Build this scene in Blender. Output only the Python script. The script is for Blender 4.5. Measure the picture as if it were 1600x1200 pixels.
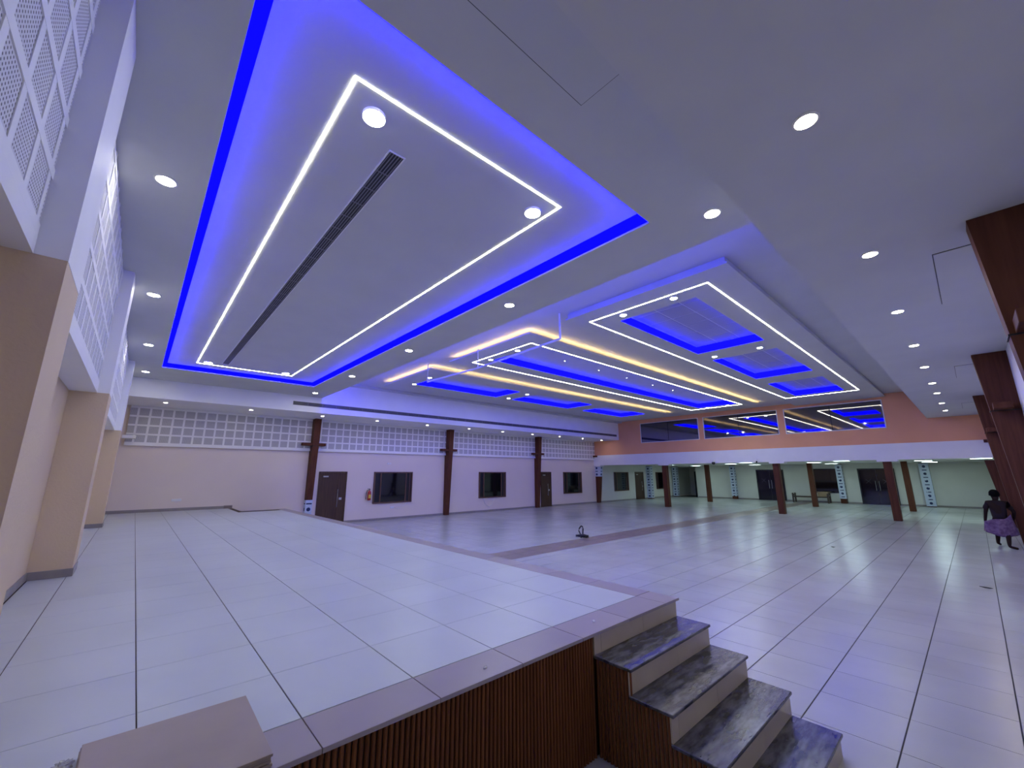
import bpy, bmesh, math, random
from mathutils import Vector, Matrix
random.seed(7)
for o in list(bpy.data.objects): bpy.data.objects.remove(o)
S = bpy.context.scene
COL = S.collection

# ------------------------------------------------------------------ camera
YAW, PIT, ROL, FPX, CAMZ = 0.734368956, 0.215932825, -0.00258508951, 638.0, 1.963
fw = Vector((math.sin(YAW)*math.cos(PIT), math.cos(YAW)*math.cos(PIT), math.sin(PIT)))
rt0 = Vector((math.cos(YAW), -math.sin(YAW), 0)); up0 = rt0.cross(fw)
rt = rt0*math.cos(ROL) + up0*math.sin(ROL); up = -rt0*math.sin(ROL) + up0*math.cos(ROL)
cam = bpy.data.cameras.new('camera'); co = bpy.data.objects.new('camera', cam); COL.objects.link(co)
cam.sensor_fit = 'HORIZONTAL'; cam.sensor_width = 36.0; cam.lens = FPX/1600*36.0
cam.clip_start = 0.02; cam.clip_end = 200
m = Matrix((rt, up, -fw)).transposed().to_4x4(); m.translation = (0, 0, CAMZ)
co.matrix_world = m; S.camera = co

# ------------------------------------------------------------------ world and exposure
W = bpy.data.worlds.new('world'); S.world = W; W.use_nodes = True
W.node_tree.nodes['Background'].inputs[0].default_value = (0.02, 0.02, 0.04, 1)
W.node_tree.nodes['Background'].inputs[1].default_value = 0.2
S.view_settings.view_transform = 'Standard'; S.view_settings.look = 'None'
S.view_settings.gamma = 1.0; S.view_settings.use_curve_mapping = False
S.view_settings.exposure = 0.25
S.cycles.max_bounces = 7; S.cycles.diffuse_bounces = 4; S.cycles.glossy_bounces = 2; S.cycles.transmission_bounces = 3
S.cycles.use_adaptive_sampling = True; S.cycles.adaptive_threshold = 0.03

# light levels (radiance of the fittings and the added cove glow)
E_DOWN, E_TRAY, E_WARMDOWN, E_HALL = 80.0, 74.0, 130.0, 355.0
E_LINE, E_BLUE, E_GLOW, E_WARM, E_GALLERY = 28.0, 8.0, 4.2, 20.0, 16.5

# ------------------------------------------------------------------ helpers
def link(o, parent=None):
    COL.objects.link(o)
    if parent is not None: o.parent = parent
    return o
def tag(o, label=None, cat=None, group=None, kind=None):
    if label: o['label'] = label
    if cat: o['category'] = cat
    if group: o['group'] = group
    if kind: o['kind'] = kind
    return o
def empty(name, loc=(0, 0, 0), label=None, cat=None, group=None, kind=None):
    o = bpy.data.objects.new(name, None); COL.objects.link(o); o.location = loc
    o.empty_display_size = 0.1
    return tag(o, label, cat, group, kind)
def obj(name, bm, mat, parent=None, smooth=False):
    me = bpy.data.meshes.new(name); bm.to_mesh(me); bm.free()
    if smooth:
        for p in me.polygons: p.use_smooth = True
    me.materials.append(mat)
    o = bpy.data.objects.new(name, me)
    link(o, parent)
    if parent is not None and parent.type == 'EMPTY':
        pass
    return o
def inst(name, me, loc, parent=None, rot=(0, 0, 0), scale=(1, 1, 1)):
    o = bpy.data.objects.new(name, me); link(o, parent); o.location = loc; o.rotation_euler = rot; o.scale = scale
    return o
def box(bm, x0, x1, y0, y1, z0, z1, bev=0.0):
    vs = [bm.verts.new((x, y, z)) for x in (x0, x1) for y in (y0, y1) for z in (z0, z1)]
    f = [(0, 1, 3, 2), (4, 6, 7, 5), (0, 4, 5, 1), (2, 3, 7, 6), (0, 2, 6, 4), (1, 5, 7, 3)]
    fs = [bm.faces.new([vs[i] for i in q]) for q in f]
    if bev:
        es = {e for q in fs for e in q.edges}
        bmesh.ops.bevel(bm, geom=list(es), offset=bev, segments=1, affect='EDGES')
    return bm
def B(*a, bev=0.0):
    return box(bmesh.new(), *a, bev=bev)
def frame(bm, o, i, z0, z1):
    """rectangular ring: outer o=(x0,x1,y0,y1), opening i=(...)"""
    box(bm, o[0], o[1], o[2], i[2], z0, z1); box(bm, o[0], o[1], i[3], o[3], z0, z1)
    box(bm, o[0], i[0], i[2], i[3], z0, z1); box(bm, i[1], o[1], i[2], i[3], z0, z1)
    return bm
def ring_strip(bm, r, w, z0, z1):
    """thin strip running round rectangle r (centre line), width w"""
    h = w/2
    return frame(bm, (r[0]-h, r[1]+h, r[2]-h, r[3]+h), (r[0]+h, r[1]-h, r[2]+h, r[3]-h), z0, z1)
def prism(bm, pts, z0, z1):
    a = [bm.verts.new((x, y, z0)) for x, y in pts]; b = [bm.verts.new((x, y, z1)) for x, y in pts]
    n = len(pts)
    bm.faces.new(a[::-1]); bm.faces.new(b)
    for k in range(n): bm.faces.new((a[k], a[(k+1) % n], b[(k+1) % n], b[k]))
    bmesh.ops.recalc_face_normals(bm, faces=bm.faces[:])
    return bm
def lathe(bm, prof, n=20, c=(0, 0, 0)):
    rings = []
    for r, z in prof:
        if r < 1e-6: rings.append([bm.verts.new((c[0], c[1], c[2]+z))])
        else: rings.append([bm.verts.new((c[0]+r*math.cos(2*math.pi*k/n), c[1]+r*math.sin(2*math.pi*k/n), c[2]+z)) for k in range(n)])
    for a, b in zip(rings, rings[1:]):
        for k in range(n):
            k2 = (k+1) % n
            if len(a) == 1 and len(b) > 1: bm.faces.new((a[0], b[k2], b[k]))
            elif len(b) == 1 and len(a) > 1: bm.faces.new((a[k], a[k2], b[0]))
            elif len(a) > 1: bm.faces.new((a[k], a[k2], b[k2], b[k]))
    bmesh.ops.recalc_face_normals(bm, faces=bm.faces[:])
    return bm
def tube(bm, pts, r, n=8):
    pts = [Vector(p) for p in pts]; rr = r if isinstance(r, (list, tuple)) else [r]*len(pts)
    rings = []
    for i, p in enumerate(pts):
        t = (pts[min(i+1, len(pts)-1)] - pts[max(i-1, 0)]).normalized()
        a = t.cross(Vector((0, 0, 1)))
        if a.length < 0.05: a = t.cross(Vector((0, 1, 0)))
        a.normalize(); b = t.cross(a)
        rings.append([bm.verts.new(p + (a*math.cos(2*math.pi*k/n) + b*math.sin(2*math.pi*k/n))*rr[i]) for k in range(n)])
    for a, b in zip(rings, rings[1:]):
        for k in range(n): bm.faces.new((a[k], a[(k+1) % n], b[(k+1) % n], b[k]))
    bm.faces.new(rings[0][::-1]); bm.faces.new(rings[-1])
    bmesh.ops.recalc_face_normals(bm, faces=bm.faces[:])
    return bm
ORD = ['nearest', 'second', 'third', 'fourth', 'fifth', 'sixth', 'seventh', 'eighth', 'ninth', 'tenth', 'eleventh', 'twelfth']

# ------------------------------------------------------------------ materials
def mat(name, col, rough=0.6, metal=0.0, spec=0.5, emit=None, estr=0.0):
    M = bpy.data.materials.new(name); M.use_nodes = True
    b = M.node_tree.nodes['Principled BSDF']
    b.inputs['Base Color'].default_value = (*col, 1); b.inputs['Roughness'].default_value = rough
    b.inputs['Metallic'].default_value = metal; b.inputs['Specular IOR Level'].default_value = spec
    if emit:
        b.inputs['Emission Color'].default_value = (*emit, 1); b.inputs['Emission Strength'].default_value = estr
    return M
def nodes(M): return M.node_tree.nodes, M.node_tree.links, M.node_tree.nodes['Principled BSDF']
def noisy(name, c1, c2, scale=3.0, rough=0.6, detail=4, bump=0.0, bscale=60, rr=0.0, spec=0.5, objrand=0.0, stretch=(1, 1, 1), soft=False):
    """two-tone noise colour, optional relief and per-object brightness change"""
    M = mat(name, c1, rough, spec=spec); N, L, b = nodes(M)
    g = N.new('ShaderNodeNewGeometry'); mp = N.new('ShaderNodeMapping'); mp.inputs['Scale'].default_value = stretch
    L.new(g.outputs['Position'], mp.inputs['Vector'])
    n = N.new('ShaderNodeTexNoise'); n.inputs['Scale'].default_value = scale; n.inputs['Detail'].default_value = detail
    L.new(mp.outputs[0], n.inputs['Vector'])
    r = N.new('ShaderNodeValToRGB'); r.color_ramp.elements[0].color = (*c1, 1); r.color_ramp.elements[1].color = (*c2, 1)
    r.color_ramp.elements[0].position = 0.2 if soft else 0.33; r.color_ramp.elements[1].position = 0.8 if soft else 0.67
    L.new(n.outputs['Fac'], r.inputs['Fac'])
    out = r.outputs['Color']
    if objrand:
        oi = N.new('ShaderNodeObjectInfo'); mr = N.new('ShaderNodeMapRange')
        mr.inputs['To Min'].default_value = 1-objrand; mr.inputs['To Max'].default_value = 1+objrand
        L.new(oi.outputs['Random'], mr.inputs['Value'])
        hs = N.new('ShaderNodeHueSaturation'); L.new(mr.outputs[0], hs.inputs['Value']); L.new(out, hs.inputs['Color'])
        out = hs.outputs['Color']
    L.new(out, b.inputs['Base Color'])
    if rr:
        mr = N.new('ShaderNodeMapRange'); mr.inputs['To Min'].default_value = max(0.02, rough-rr); mr.inputs['To Max'].default_value = rough+rr
        mr.inputs['From Min'].default_value = 0.15; mr.inputs['From Max'].default_value = 0.85
        L.new(n.outputs['Fac'], mr.inputs['Value']); L.new(mr.outputs[0], b.inputs['Roughness'])
    if bump:
        n2 = N.new('ShaderNodeTexNoise'); n2.inputs['Scale'].default_value = bscale; n2.inputs['Detail'].default_value = 3
        L.new(mp.outputs[0], n2.inputs['Vector'])
        bp = N.new('ShaderNodeBump'); bp.inputs['Strength'].default_value = bump; bp.inputs['Distance'].default_value = 0.01
        L.new(n2.outputs['Fac'], bp.inputs['Height']); L.new(bp.outputs[0], b.inputs['Normal'])
    return M
def perforated(name, base, hole, axis, pitch=0.018):
    """painted board with a regular grid of small drilled holes"""
    M = mat(name, base, 0.7); N, L, b = nodes(M)
    g = N.new('ShaderNodeNewGeometry'); s = N.new('ShaderNodeSeparateXYZ'); L.new(g.outputs['Position'], s.inputs[0])
    def cell(sock):
        d = N.new('ShaderNodeMath'); d.operation = 'DIVIDE'; L.new(sock, d.inputs[0]); d.inputs[1].default_value = pitch
        f = N.new('ShaderNodeMath'); f.operation = 'FRACT'; L.new(d.outputs[0], f.inputs[0])
        k = N.new('ShaderNodeMath'); k.operation = 'SUBTRACT'; L.new(f.outputs[0], k.inputs[0]); k.inputs[1].default_value = 0.5
        q = N.new('ShaderNodeMath'); q.operation = 'MULTIPLY'; L.new(k.outputs[0], q.inputs[0]); L.new(k.outputs[0], q.inputs[1])
        return q.outputs[0]
    ad = N.new('ShaderNodeMath'); L.new(cell(s.outputs[axis[0]]), ad.inputs[0]); L.new(cell(s.outputs[axis[1]]), ad.inputs[1])
    lt = N.new('ShaderNodeMath'); lt.operation = 'LESS_THAN'; L.new(ad.outputs[0], lt.inputs[0]); lt.inputs[1].default_value = 0.065
    mx = N.new('ShaderNodeMix'); mx.data_type = 'RGBA'
    mx.inputs['A'].default_value = (*base, 1); mx.inputs['B'].default_value = (*hole, 1)
    L.new(lt.outputs[0], mx.inputs['Factor']); L.new(mx.outputs['Result'], b.inputs['Base Color'])
    return M
def wood(name, c1, c2, axis=2, rough=0.45, scale=6.0, spec=.4):
    st = [14, 14, 14]; st[axis] = 0.8
    return noisy(name, c1, c2, scale=scale/4, rough=rough, detail=5, stretch=tuple(st), bump=0.05, bscale=4, spec=spec)
def emission(name, col, s):
    M = bpy.data.materials.new(name); M.use_nodes = True; N, L = M.node_tree.nodes, M.node_tree.links
    N.remove(N['Principled BSDF']); e = N.new('ShaderNodeEmission')
    e.inputs[0].default_value = (*col, 1); e.inputs[1].default_value = s
    L.new(e.outputs[0], N['Material Output'].inputs[0]); return M
def wrap_mat(name, base, yoff=0.0):
    """white printed protective plastic: rows of blue discs and dashes"""
    M = mat(name, base, 0.3); N, L, b = nodes(M)
    tc = N.new('ShaderNodeTexCoord'); s = N.new('ShaderNodeSeparateXYZ'); L.new(tc.outputs['Object'], s.inputs[0])
    def mth(op, a, c):
        k = N.new('ShaderNodeMath'); k.operation = op
        for i, v in enumerate((a, c)):
            if v is None: continue
            if isinstance(v, (int, float)): k.inputs[i].default_value = v
            else: L.new(v, k.inputs[i])
        return k.outputs[0]
    g = N.new('ShaderNodeNewGeometry'); sn = N.new('ShaderNodeSeparateXYZ'); L.new(g.outputs['Normal'], sn.inputs[0])
    fx = mth('GREATER_THAN', mth('ABSOLUTE', sn.outputs[0], None), 0.6)
    yo = mth('ADD', s.outputs[1], yoff)
    h = mth('ADD', mth('MULTIPLY', fx, yo), mth('MULTIPLY', mth('SUBTRACT', 1.0, fx), s.outputs[0]))
    z = mth('SUBTRACT', mth('FRACT', mth('DIVIDE', s.outputs[2], 0.42), None), 0.5)
    z = mth('MULTIPLY', z, 0.42)
    disc = mth('LESS_THAN', mth('ADD', mth('MULTIPLY', h, h), mth('MULTIPLY', z, z)), 0.0052)
    bar = mth('MULTIPLY', mth('GREATER_THAN', mth('ABSOLUTE', z, None), 0.185), mth('LESS_THAN', mth('ABSOLUTE', h, None), 0.10))
    n = N.new('ShaderNodeTexNoise'); n.inputs['Scale'].default_value = 9; L.new(tc.outputs['Object'], n.inputs['Vector'])
    msk = mth('MULTIPLY', mth('MAXIMUM', disc, bar), mth('GREATER_THAN', n.outputs['Fac'], 0.36))
    mx = N.new('ShaderNodeMix'); mx.data_type = 'RGBA'
    mx.inputs['A'].default_value = (*base, 1); mx.inputs['B'].default_value = (0.01, 0.025, 0.11, 1)
    L.new(msk, mx.inputs['Factor']); L.new(mx.outputs['Result'], b.inputs['Base Color'])
    bp = N.new('ShaderNodeBump'); bp.inputs['Strength'].default_value = 0.4; L.new(n.outputs['Fac'], bp.inputs['Height']); L.new(bp.outputs[0], b.inputs['Normal'])
    return M

M = {}
M['ceil'] = noisy('ceiling_paint', (.56, .57, .58), (.59, .60, .61), 1.5, 0.75)
M['white'] = noisy('white_paint', (.86, .86, .87), (.89, .89, .90), 2.0, 0.6)
M['tan'] = noisy('beige_plaster', (.70, .55, .36), (.73, .58, .39), 1.2, 0.8, bump=0.25, bscale=40)
M['cream'] = noisy('cream_plaster', (.78, .68, .60), (.81, .71, .63), 0.8, 0.7, bump=0.1, bscale=40)
M['orange'] = noisy('orange_plaster', (.83, .41, .21), (.87, .44, .24), 1.0, 0.7)
M['gallery'] = noisy('pale_plaster', (.68, .68, .62), (.72, .72, .66), 1.0, 0.7)
M['brown'] = wood('column_veneer', (.085, .030, .016), (.125, .047, .026), 2, 0.55, spec=.15)
M['door'] = wood('door_veneer', (.052, .026, .013), (.085, .042, .021), 2, 0.4)
M['frame'] = wood('window_frame_wood', (.10, .05, .035), (.15, .08, .055), 2, 0.45)
M['slat'] = wood('fluted_wood', (.125, .042, .012), (.175, .062, .020), 2, 0.55, spec=.2)
M['slatback'] = mat('fluted_backing', (.03, .010, .005), 0.7)
M['tile'] = noisy('stage_floor_tile', (.47, .51, .54), (.57, .61, .64), 1.2, 0.335, detail=5, rr=0.04, objrand=0.02, spec=0.45, soft=True)
M['hall'] = noisy('hall_floor_tile', (.39, .40, .405), (.49, .50, .505), 0.9, 0.235, detail=4, rr=0.02, objrand=0.025, spec=0.4, soft=True)
M['border'] = noisy('border_tile', (.29, .25, .26), (.34, .295, .305), 2.2, 0.36, detail=4, rr=0.04, objrand=0.05, soft=True)
M['band'] = noisy('brown_band_tile', (.17, .135, .115), (.30, .24, .215), 1.6, 0.325, detail=5, rr=0.03, objrand=0.05, soft=True)
M['stacktile'] = noisy('loose_tile', (.31, .25, .215), (.36, .29, .25), 3.0, 0.4, detail=5)
M['grout'] = mat('dark_grout', (.05, .05, .05), 0.9)
M['skirt'] = noisy('grey_skirting', (.27, .245, .235), (.32, .29, .28), 5, 0.35)
M['riser'] = noisy('beige_riser_tile', (.46, .39, .28), (.51, .44, .32), 4, 0.3)
M['glass'] = mat('dark_window_glass', (.004, .005, .008), 0.04, spec=0.7)
M['mirror'] = mat('tinted_glass', (.20, .185, .20), 0.03, metal=1.0)
M['black'] = mat('black_plastic', (.012, .012, .016), 0.4)
M['dark'] = mat('dark_void', (.006, .006, .008), 0.5)
M['steel'] = mat('brushed_steel', (.6, .6, .6), 0.3, metal=1.0)
M['pipe'] = mat('painted_pipe', (.75, .75, .80), 0.4)
M['plastic'] = mat('white_plastic', (.8, .8, .8), 0.35)
M['red'] = mat('red_enamel', (.45, .03, .02), 0.3)
M['yellow'] = mat('yellow_label', (.75, .55, .05), 0.5)
M['frost'] = mat('dark_blue_glass_door', (.004, .004, .012), 0.08, spec=0.6)
M['sticker'] = mat('grey_tape', (.16, .16, .2), 0.5)
M['card'] = noisy('cardboard', (.28, .20, .12), (.36, .26, .16), 4, 0.8)
M['benchwood'] = wood('bench_wood', (.05, .035, .025), (.09, .06, .045), 1)
M['grille'] = mat('grille_dark', (.02, .02, .022), 0.6)
M['grillebar'] = mat('grille_bar', (.22, .22, .24), 0.5)
M['perfL'] = perforated('perforated_board', (.70, .70, .73), (.10, .10, .11), (1, 2), 0.022)
M['perfA'] = perforated('perforated_board_end', (.58, .58, .60), (.16, .16, .17), (0, 2), 0.022)
M['perfC'] = perforated('perforated_ceiling_tile', (.42, .42, .44), (.2, .2, .22), (0, 1), 0.03)
M['wrap'] = wrap_mat('printed_plastic_wrap', (.56, .64, .78))
M['wrapA'] = wrap_mat('printed_plastic_wrap_wall', (.56, .64, .78), .12)
M['L_line'] = emission('white_line_light', (1.0, 1.0, .80), E_LINE)
M['L_blue'] = emission('blue_led', (0.0008, 0.0006, 1.0), E_BLUE)
M['L_cove'] = emission('blue_cove_diffuser', (0.0008, 0.0006, 1.0), E_GLOW)
M['L_tape'] = emission('blue_led_tape', (0.0008, 0.0006, 1.0), 130.0)
M['L_blue2'] = emission('blue_wash_led', (0.03, 0.04, 1.0), 165.0)
M['L_warm'] = emission('warm_led', (1.0, .68, .30), E_WARM)
M['L_down'] = emission('neutral_downlight', (1.0, .98, .93), E_DOWN)
M['L_tray'] = emission('cool_downlight', (.86, 1.0, 1.0), E_TRAY)
M['L_hall'] = emission('hall_downlight', (.90, 1.0, .98), E_HALL)
M['L_wdown'] = emission('warm_downlight', (1.0, .86, .55), E_WARMDOWN)
M['L_gal'] = emission('gallery_light', (.74, 1.0, .98), E_GALLERY)
# polished dark granite with pale veins
G = noisy('dark_granite', (.010, .010, .014), (.12, .118, .13), 11, 0.20, detail=8, rr=0.03, stretch=(.55, 2.0, 1), bump=0.10, bscale=16, spec=0.4); M['granite'] = G

# ------------------------------------------------------------------ main dimensions (metres)
STZ = 0.80                                   # stage height
XL, YR = -0.75, -0.73                        # left wall, right wall
YA = 17.70                                   # beige wall with the doors
XO, XB = 23.70, 35.0                         # orange wall, gallery back wall
STX, STY = 4.03, 2.09                        # stage front edge, stage near edge
SOF, TRS, HC = 4.13, 4.68, 5.32              # low soffits, tray soffit, hall ceiling
YBK = 15.60                                  # face of the bulkhead by the beige wall
YSF = 0.97                                   # edge of the right-hand soffit
TRX = 4.70                                   # hall-side edge of the tray soffit

# ------------------------------------------------------------------ floor
floor = obj('floor', B(XL-.2, XB+3.2, YR-.2, YA+.2, -.25, -.004), M['grout']); tag(floor, kind='structure')
xs = [4.37 + .6*k for k in range(-9, 52)]
ys = [-.52-.6, -.52, .08, .68] + [1.28+.6*k for k in range(0, 11)] + [7.58, 8.03, 8.48] + [8.48+.6*k for k in range(1, 17)]
cells = []
for i in range(len(xs)-1):
    for j in range(len(ys)-1):
        x0, x1, y0, y1 = max(xs[i], XL), min(xs[i+1], XB+3), max(ys[j], YR), min(ys[j+1], YA)
        if x1-x0 < .03 or y1-y0 < .03: continue
        cx, cy = (x0+x1)/2, (y0+y1)/2
        if x1 < STX-.05 and y0 > STY+.02: continue
        band = 7.57 < cy < 8.49
        vis = (cx > 3.9) or (cx > 2.0 and cy < 2.2)
        ang = math.atan2(cx, cy)
        infr = vis and abs(ang-YAW) < math.radians(55)
        cells.append((math.hypot(cx, cy) + (0 if infr else 100), x0, x1, y0, y1, band))
cells.sort()
tmesh = {}
def tile_mesh(w, d, band, key='hall', t=.008):
    k = (round(w, 3), round(d, 3), band, key)
    if k not in tmesh:
        bm = B(-w/2, w/2, -d/2, d/2, -t, 0)
        bmesh.ops.bevel(bm, geom=[e for e in bm.edges if all(v.co.z > -1e-6 for v in e.verts)], offset=.0015, segments=1, affect='EDGES')
        me = bpy.data.meshes.new('tile'); bm.to_mesh(me); bm.free(); me.materials.append(M[band]); tmesh[k] = me
    return tmesh[k]
rest = {'hall': bmesh.new(), 'band': bmesh.new()}
for n, (d, x0, x1, y0, y1, band) in enumerate(cells):
    mk = 'band' if band else 'hall'
    gx, gy = .0026, .0045
    if n < 300:
        inst('tile', tile_mesh(x1-x0-2*gx, y1-y0-2*gy, mk), ((x0+x1)/2, (y0+y1)/2, 0), floor)
    else:
        box(rest[mk], x0+gx, x1-gx, y0+gy, y1-gy, -.008, 0)
for k in rest:
    tag(obj('far_tiles', rest[k], M[k], floor), kind='stuff')

# ------------------------------------------------------------------ stage
stage = empty('stage', (0, 0, 0), 'raised stage of pale square tiles with a brown border and fluted brown front', 'stage')
bm = bmesh.new()
box(bm, XL+.001, STX-.03, STY+.035, 16.20, .001, STZ-.006); box(bm, XL+.001, 2.72, 16.20, YA-.001, .001, STZ-.006)
obj('stage_body', bm, M['slatback'], stage)
sx = [XL+.02] + [.174+.6*k for k in range(-1, 7)]
sy = [2.396+.6*k for k in range(0, 26)] + [YA-.012]
for i in range(len(sx)-1):
    for j in range(len(sy)-1):
        x0, x1, y0, y1 = sx[i], sx[i+1], sy[j], sy[j+1]
        if x1 > 2.75 and y1 > 16.0: continue
        if y1-y0 < .05: continue
        inst('tile', tile_mesh(x1-x0-.0055, y1-y0-.0034, 'tile'), ((x0+x1)/2, (y0+y1)/2, STZ), stage)
bx = [XL+.02] + [.174+.6*k for k in range(-1, 7)] + [STX]
for i in range(len(bx)-1):
    if i == len(bx)-2: continue
    x0, x1 = bx[i], bx[i+1]
    inst('border_tile', tile_mesh(x1-x0-.004, .30, 'border', 'b', .022), ((x0+x1)/2, STY+.151, STZ), stage)
inst('border_tile', tile_mesh(STX-3.776, .30, 'border', 'b', .022), ((STX+3.774)/2, STY+.151, STZ), stage)
yy = sy[0]
while yy < 15.9:
    y1 = min(yy+.6, 16.2)
    inst('border_tile', tile_mesh(STX-3.776, y1-yy-.004, 'border', 'b', .022), ((STX+3.774)/2, (yy+y1)/2, STZ), stage); yy = y1
inst('border_tile', tile_mesh(3.774-2.73, .19, 'border', 'b', .022), ((3.774+2.73)/2, 16.10, STZ), stage)
# fluted slats on the near side of the stage, one object each
def slat_mesh(h, w=.021, d=.016):
    bm = prism(bmesh.new(), [(-w/2, d), (-w/2, .006), (-w/4, 0), (w/4, 0), (w/2, .006), (w/2, d)], 0, h)
    me = bpy.data.meshes.new('slat'); bm.to_mesh(me); bm.free(); me.materials.append(M['slat']); return me
sm = slat_mesh(STZ-.03)
x = XL+.03; bmr = bmesh.new()
while x < 2.72:
    inst('slat', sm, (x, STY+.019, .002), stage); x += .030
bm = bmesh.new(); y = STY+.06
while y < 16.1:
    box(bm, STX-.029, STX-.013, y-.0105, y+.0105, .002, STZ-.028); y += .03
tag(obj('front_slats', bm, M['slat'], stage), kind='stuff')
# stairs (near and far end)
def stairs(name, label, y_edge, sgn, detail=True):
    st = empty(name, (0, 0, 0), label, 'stairs')
    zt = [.645, .48, .315, .15]; dep = [.30, .30, .30, .30]
    X0, X1 = 2.72, 3.995
    y = y_edge; zp = STZ-.022
    def yb(bm, x0, x1, ya, yb_, z0, z1, bev=0):
        return box(bm, x0, x1, min(ya, yb_), max(ya, yb_), z0, z1, bev)
    body = bmesh.new()
    for i, z in enumerate(zt):
        yn = y + sgn*.302
        # solid step body
        yb(body, X0+.02, X1-.006, y - (0 if i else 0), yn-sgn*.022, .002, z-.022)
        # riser above this tread, three tiles
        for (a, b) in ((X0+.002, X0+.085), (X0+.087, X0+.683), (X0+.685, X1-.002)):
            obj('riser_tile', yb(bmesh.new(), a, b, y-sgn*.012, y-sgn*.0, z+.0005, zp-.0005), M['riser'], st)
        obj('tread', yb(bmesh.new(), X0-.004, X1+.006, y-sgn*.012, yn+sgn*.006, z-.022, z, .004), M['granite'], st)
        zp = z-.022; y = yn-sgn*.012
    for (a, b) in ((X0+.002, X0+.085), (X0+.087, X0+.683), (X0+.685, X1-.002)):
        obj('riser_tile', yb(bmesh.new(), a, b, y-sgn*.012, y, .001, zp-.0005), M['riser'], st)
    obj('step_body', body, M['riser'], st)
    if detail:
        yy_, k = y_edge - .015, 0
        bmb = bmesh.new()
        while yy_ > y + .02:
            i = min(3, int((y_edge-yy_)/.29)); h = zt[i]-.024
            me = slat_cache.setdefault(i, slat_mesh(h))
            inst('slat', me, (X0+.004, yy_, .002), st, rot=(0, 0, -math.pi/2)); yy_ -= .030
    return st
slat_cache = {}
stairs('staircase', 'dark granite steps with beige tile risers and fluted side at the near stage corner', STY+.018, -1)
stairs('staircase', 'steps at the far end of the stage, sunk between its edge and the beige wall', 16.214, 1, False)
# loose tiles stacked on the stage edge
SP = ['lowest', 'second lowest', 'second highest', 'topmost']
for k in range(4):
    bm = B(-.295, .295, -.30, .30, 0, .0105, bev=.0012)
    o = obj('floor_tile', bm, M['stacktile'])
    o.location = (.29+random.uniform(-.006, .006), 2.415+random.uniform(-.008, .008), STZ+.001+k*.0125)
    o.rotation_euler.z = random.uniform(-.012, .012)
    tag(o, '%s loose brown tile of the stack lying on the near stage edge' % SP[k], 'tile', 'loose tiles stacked on the stage')

# ------------------------------------------------------------------ walls
wl = obj('wall_left', B(XL-.15, XL, YR, YA, 0, HC), M['tan']); tag(wl, kind='structure')
wr = obj('wall_right', B(XL-.15, XB+.2, YR-.15, YR, 0, HC), M['white']); tag(wr, kind='structure')
wa = obj('wall_back', B(XL-.15, XB+3.2, YA, YA+.15, 0, HC), M['cream']); tag(wa, kind='structure')
# left wall pilasters and perforated boards
def sq_mesh(name, plane, s=.245, m=None):
    bm = bmesh.new(); t = .004
    if plane == 'x': box(bm, 0, t, -s/2, s/2, -s/2, s/2)
    else: box(bm, -s/2, s/2, -t, 0, -s/2, s/2)
    me = bpy.data.meshes.new(name); bm.to_mesh(me); bm.free(); me.materials.append(m); return me
PIL = [2.80, 7.30, 13.35]
for k, y in enumerate(PIL):
    p = obj('pilaster', B(XL+.001, -.39, y, y+.5, STZ+.001, 2.98), M['tan']); tag(p, kind='structure')
    obj('pilaster_head', B(XL+.001, -.388, y-.002, y+.502, 2.98, TRS-.001), M['white'], p)
    obj('skirting', B(XL+.001, -.378, y-.012, y+.512, STZ+.001, STZ+.09), M['skirt'], p)
obj('skirting', B(XL+.001, XL+.013, STY+.31, YA-.01, STZ+.001, STZ+.09), M['skirt'], wl)
sqL = sq_mesh('perforated_square', 'x', m=M['perfL'])
BL = ['nearest', 'second', 'third', 'farthest']
for k, (y0, y1) in enumerate(((.98, 2.798), (3.302, 7.298), (7.802, 13.348), (13.852, 15.597))):
    e = empty('acoustic_board', (0, 0, 0), '%s white perforated acoustic board high on the left wall, counting from the camera' % BL[k], 'acoustic board', 'perforated boards on the left wall')
    # the board is a grid of bars around recessed perforated squares
    bm = B(XL+.002, -.512, y0, y1, 2.98, TRS-.001)
    yb = [2.13+.3*i for i in range(-6, 50) if y0+.05 < 2.13+.3*i < y1-.05]
    zb = [3.1+.3*i for i in range(0, 6)]
    yl = [y0+.001]+yb+[y1-.001]
    for v in yb: box(bm, -.512, -.504, v-.0275, v+.0275, 3.07, TRS-.001)
    for v in zb: box(bm, -.512, -.503, y0, y1, v-.0275, v+.0275)
    box(bm, -.512, -.502, y0, y1, 2.98, 3.07)
    obj('board', bm, M['white'], e)
    if y0 > 8:                                   # seen nearly edge on
        pass
    for a, b in zip(yb[:-1], yb[1:]):
        for z in zb[:-1]:
            inst('perforated_square', sqL, (-.5125, (a+b)/2, z+.15), e)
    # part squares at the two ends
    bm = bmesh.new()
    for a, b in ((y0, yb[0]-.0275), (yb[-1]+.0275, y1)):
        for z in zb[:-1]:
            if b-a > .02: box(bm, -.512, -.5085, a, b, z+.0275, z+.2725)
    obj('part_squares', bm, M['perfL'], e)
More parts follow.
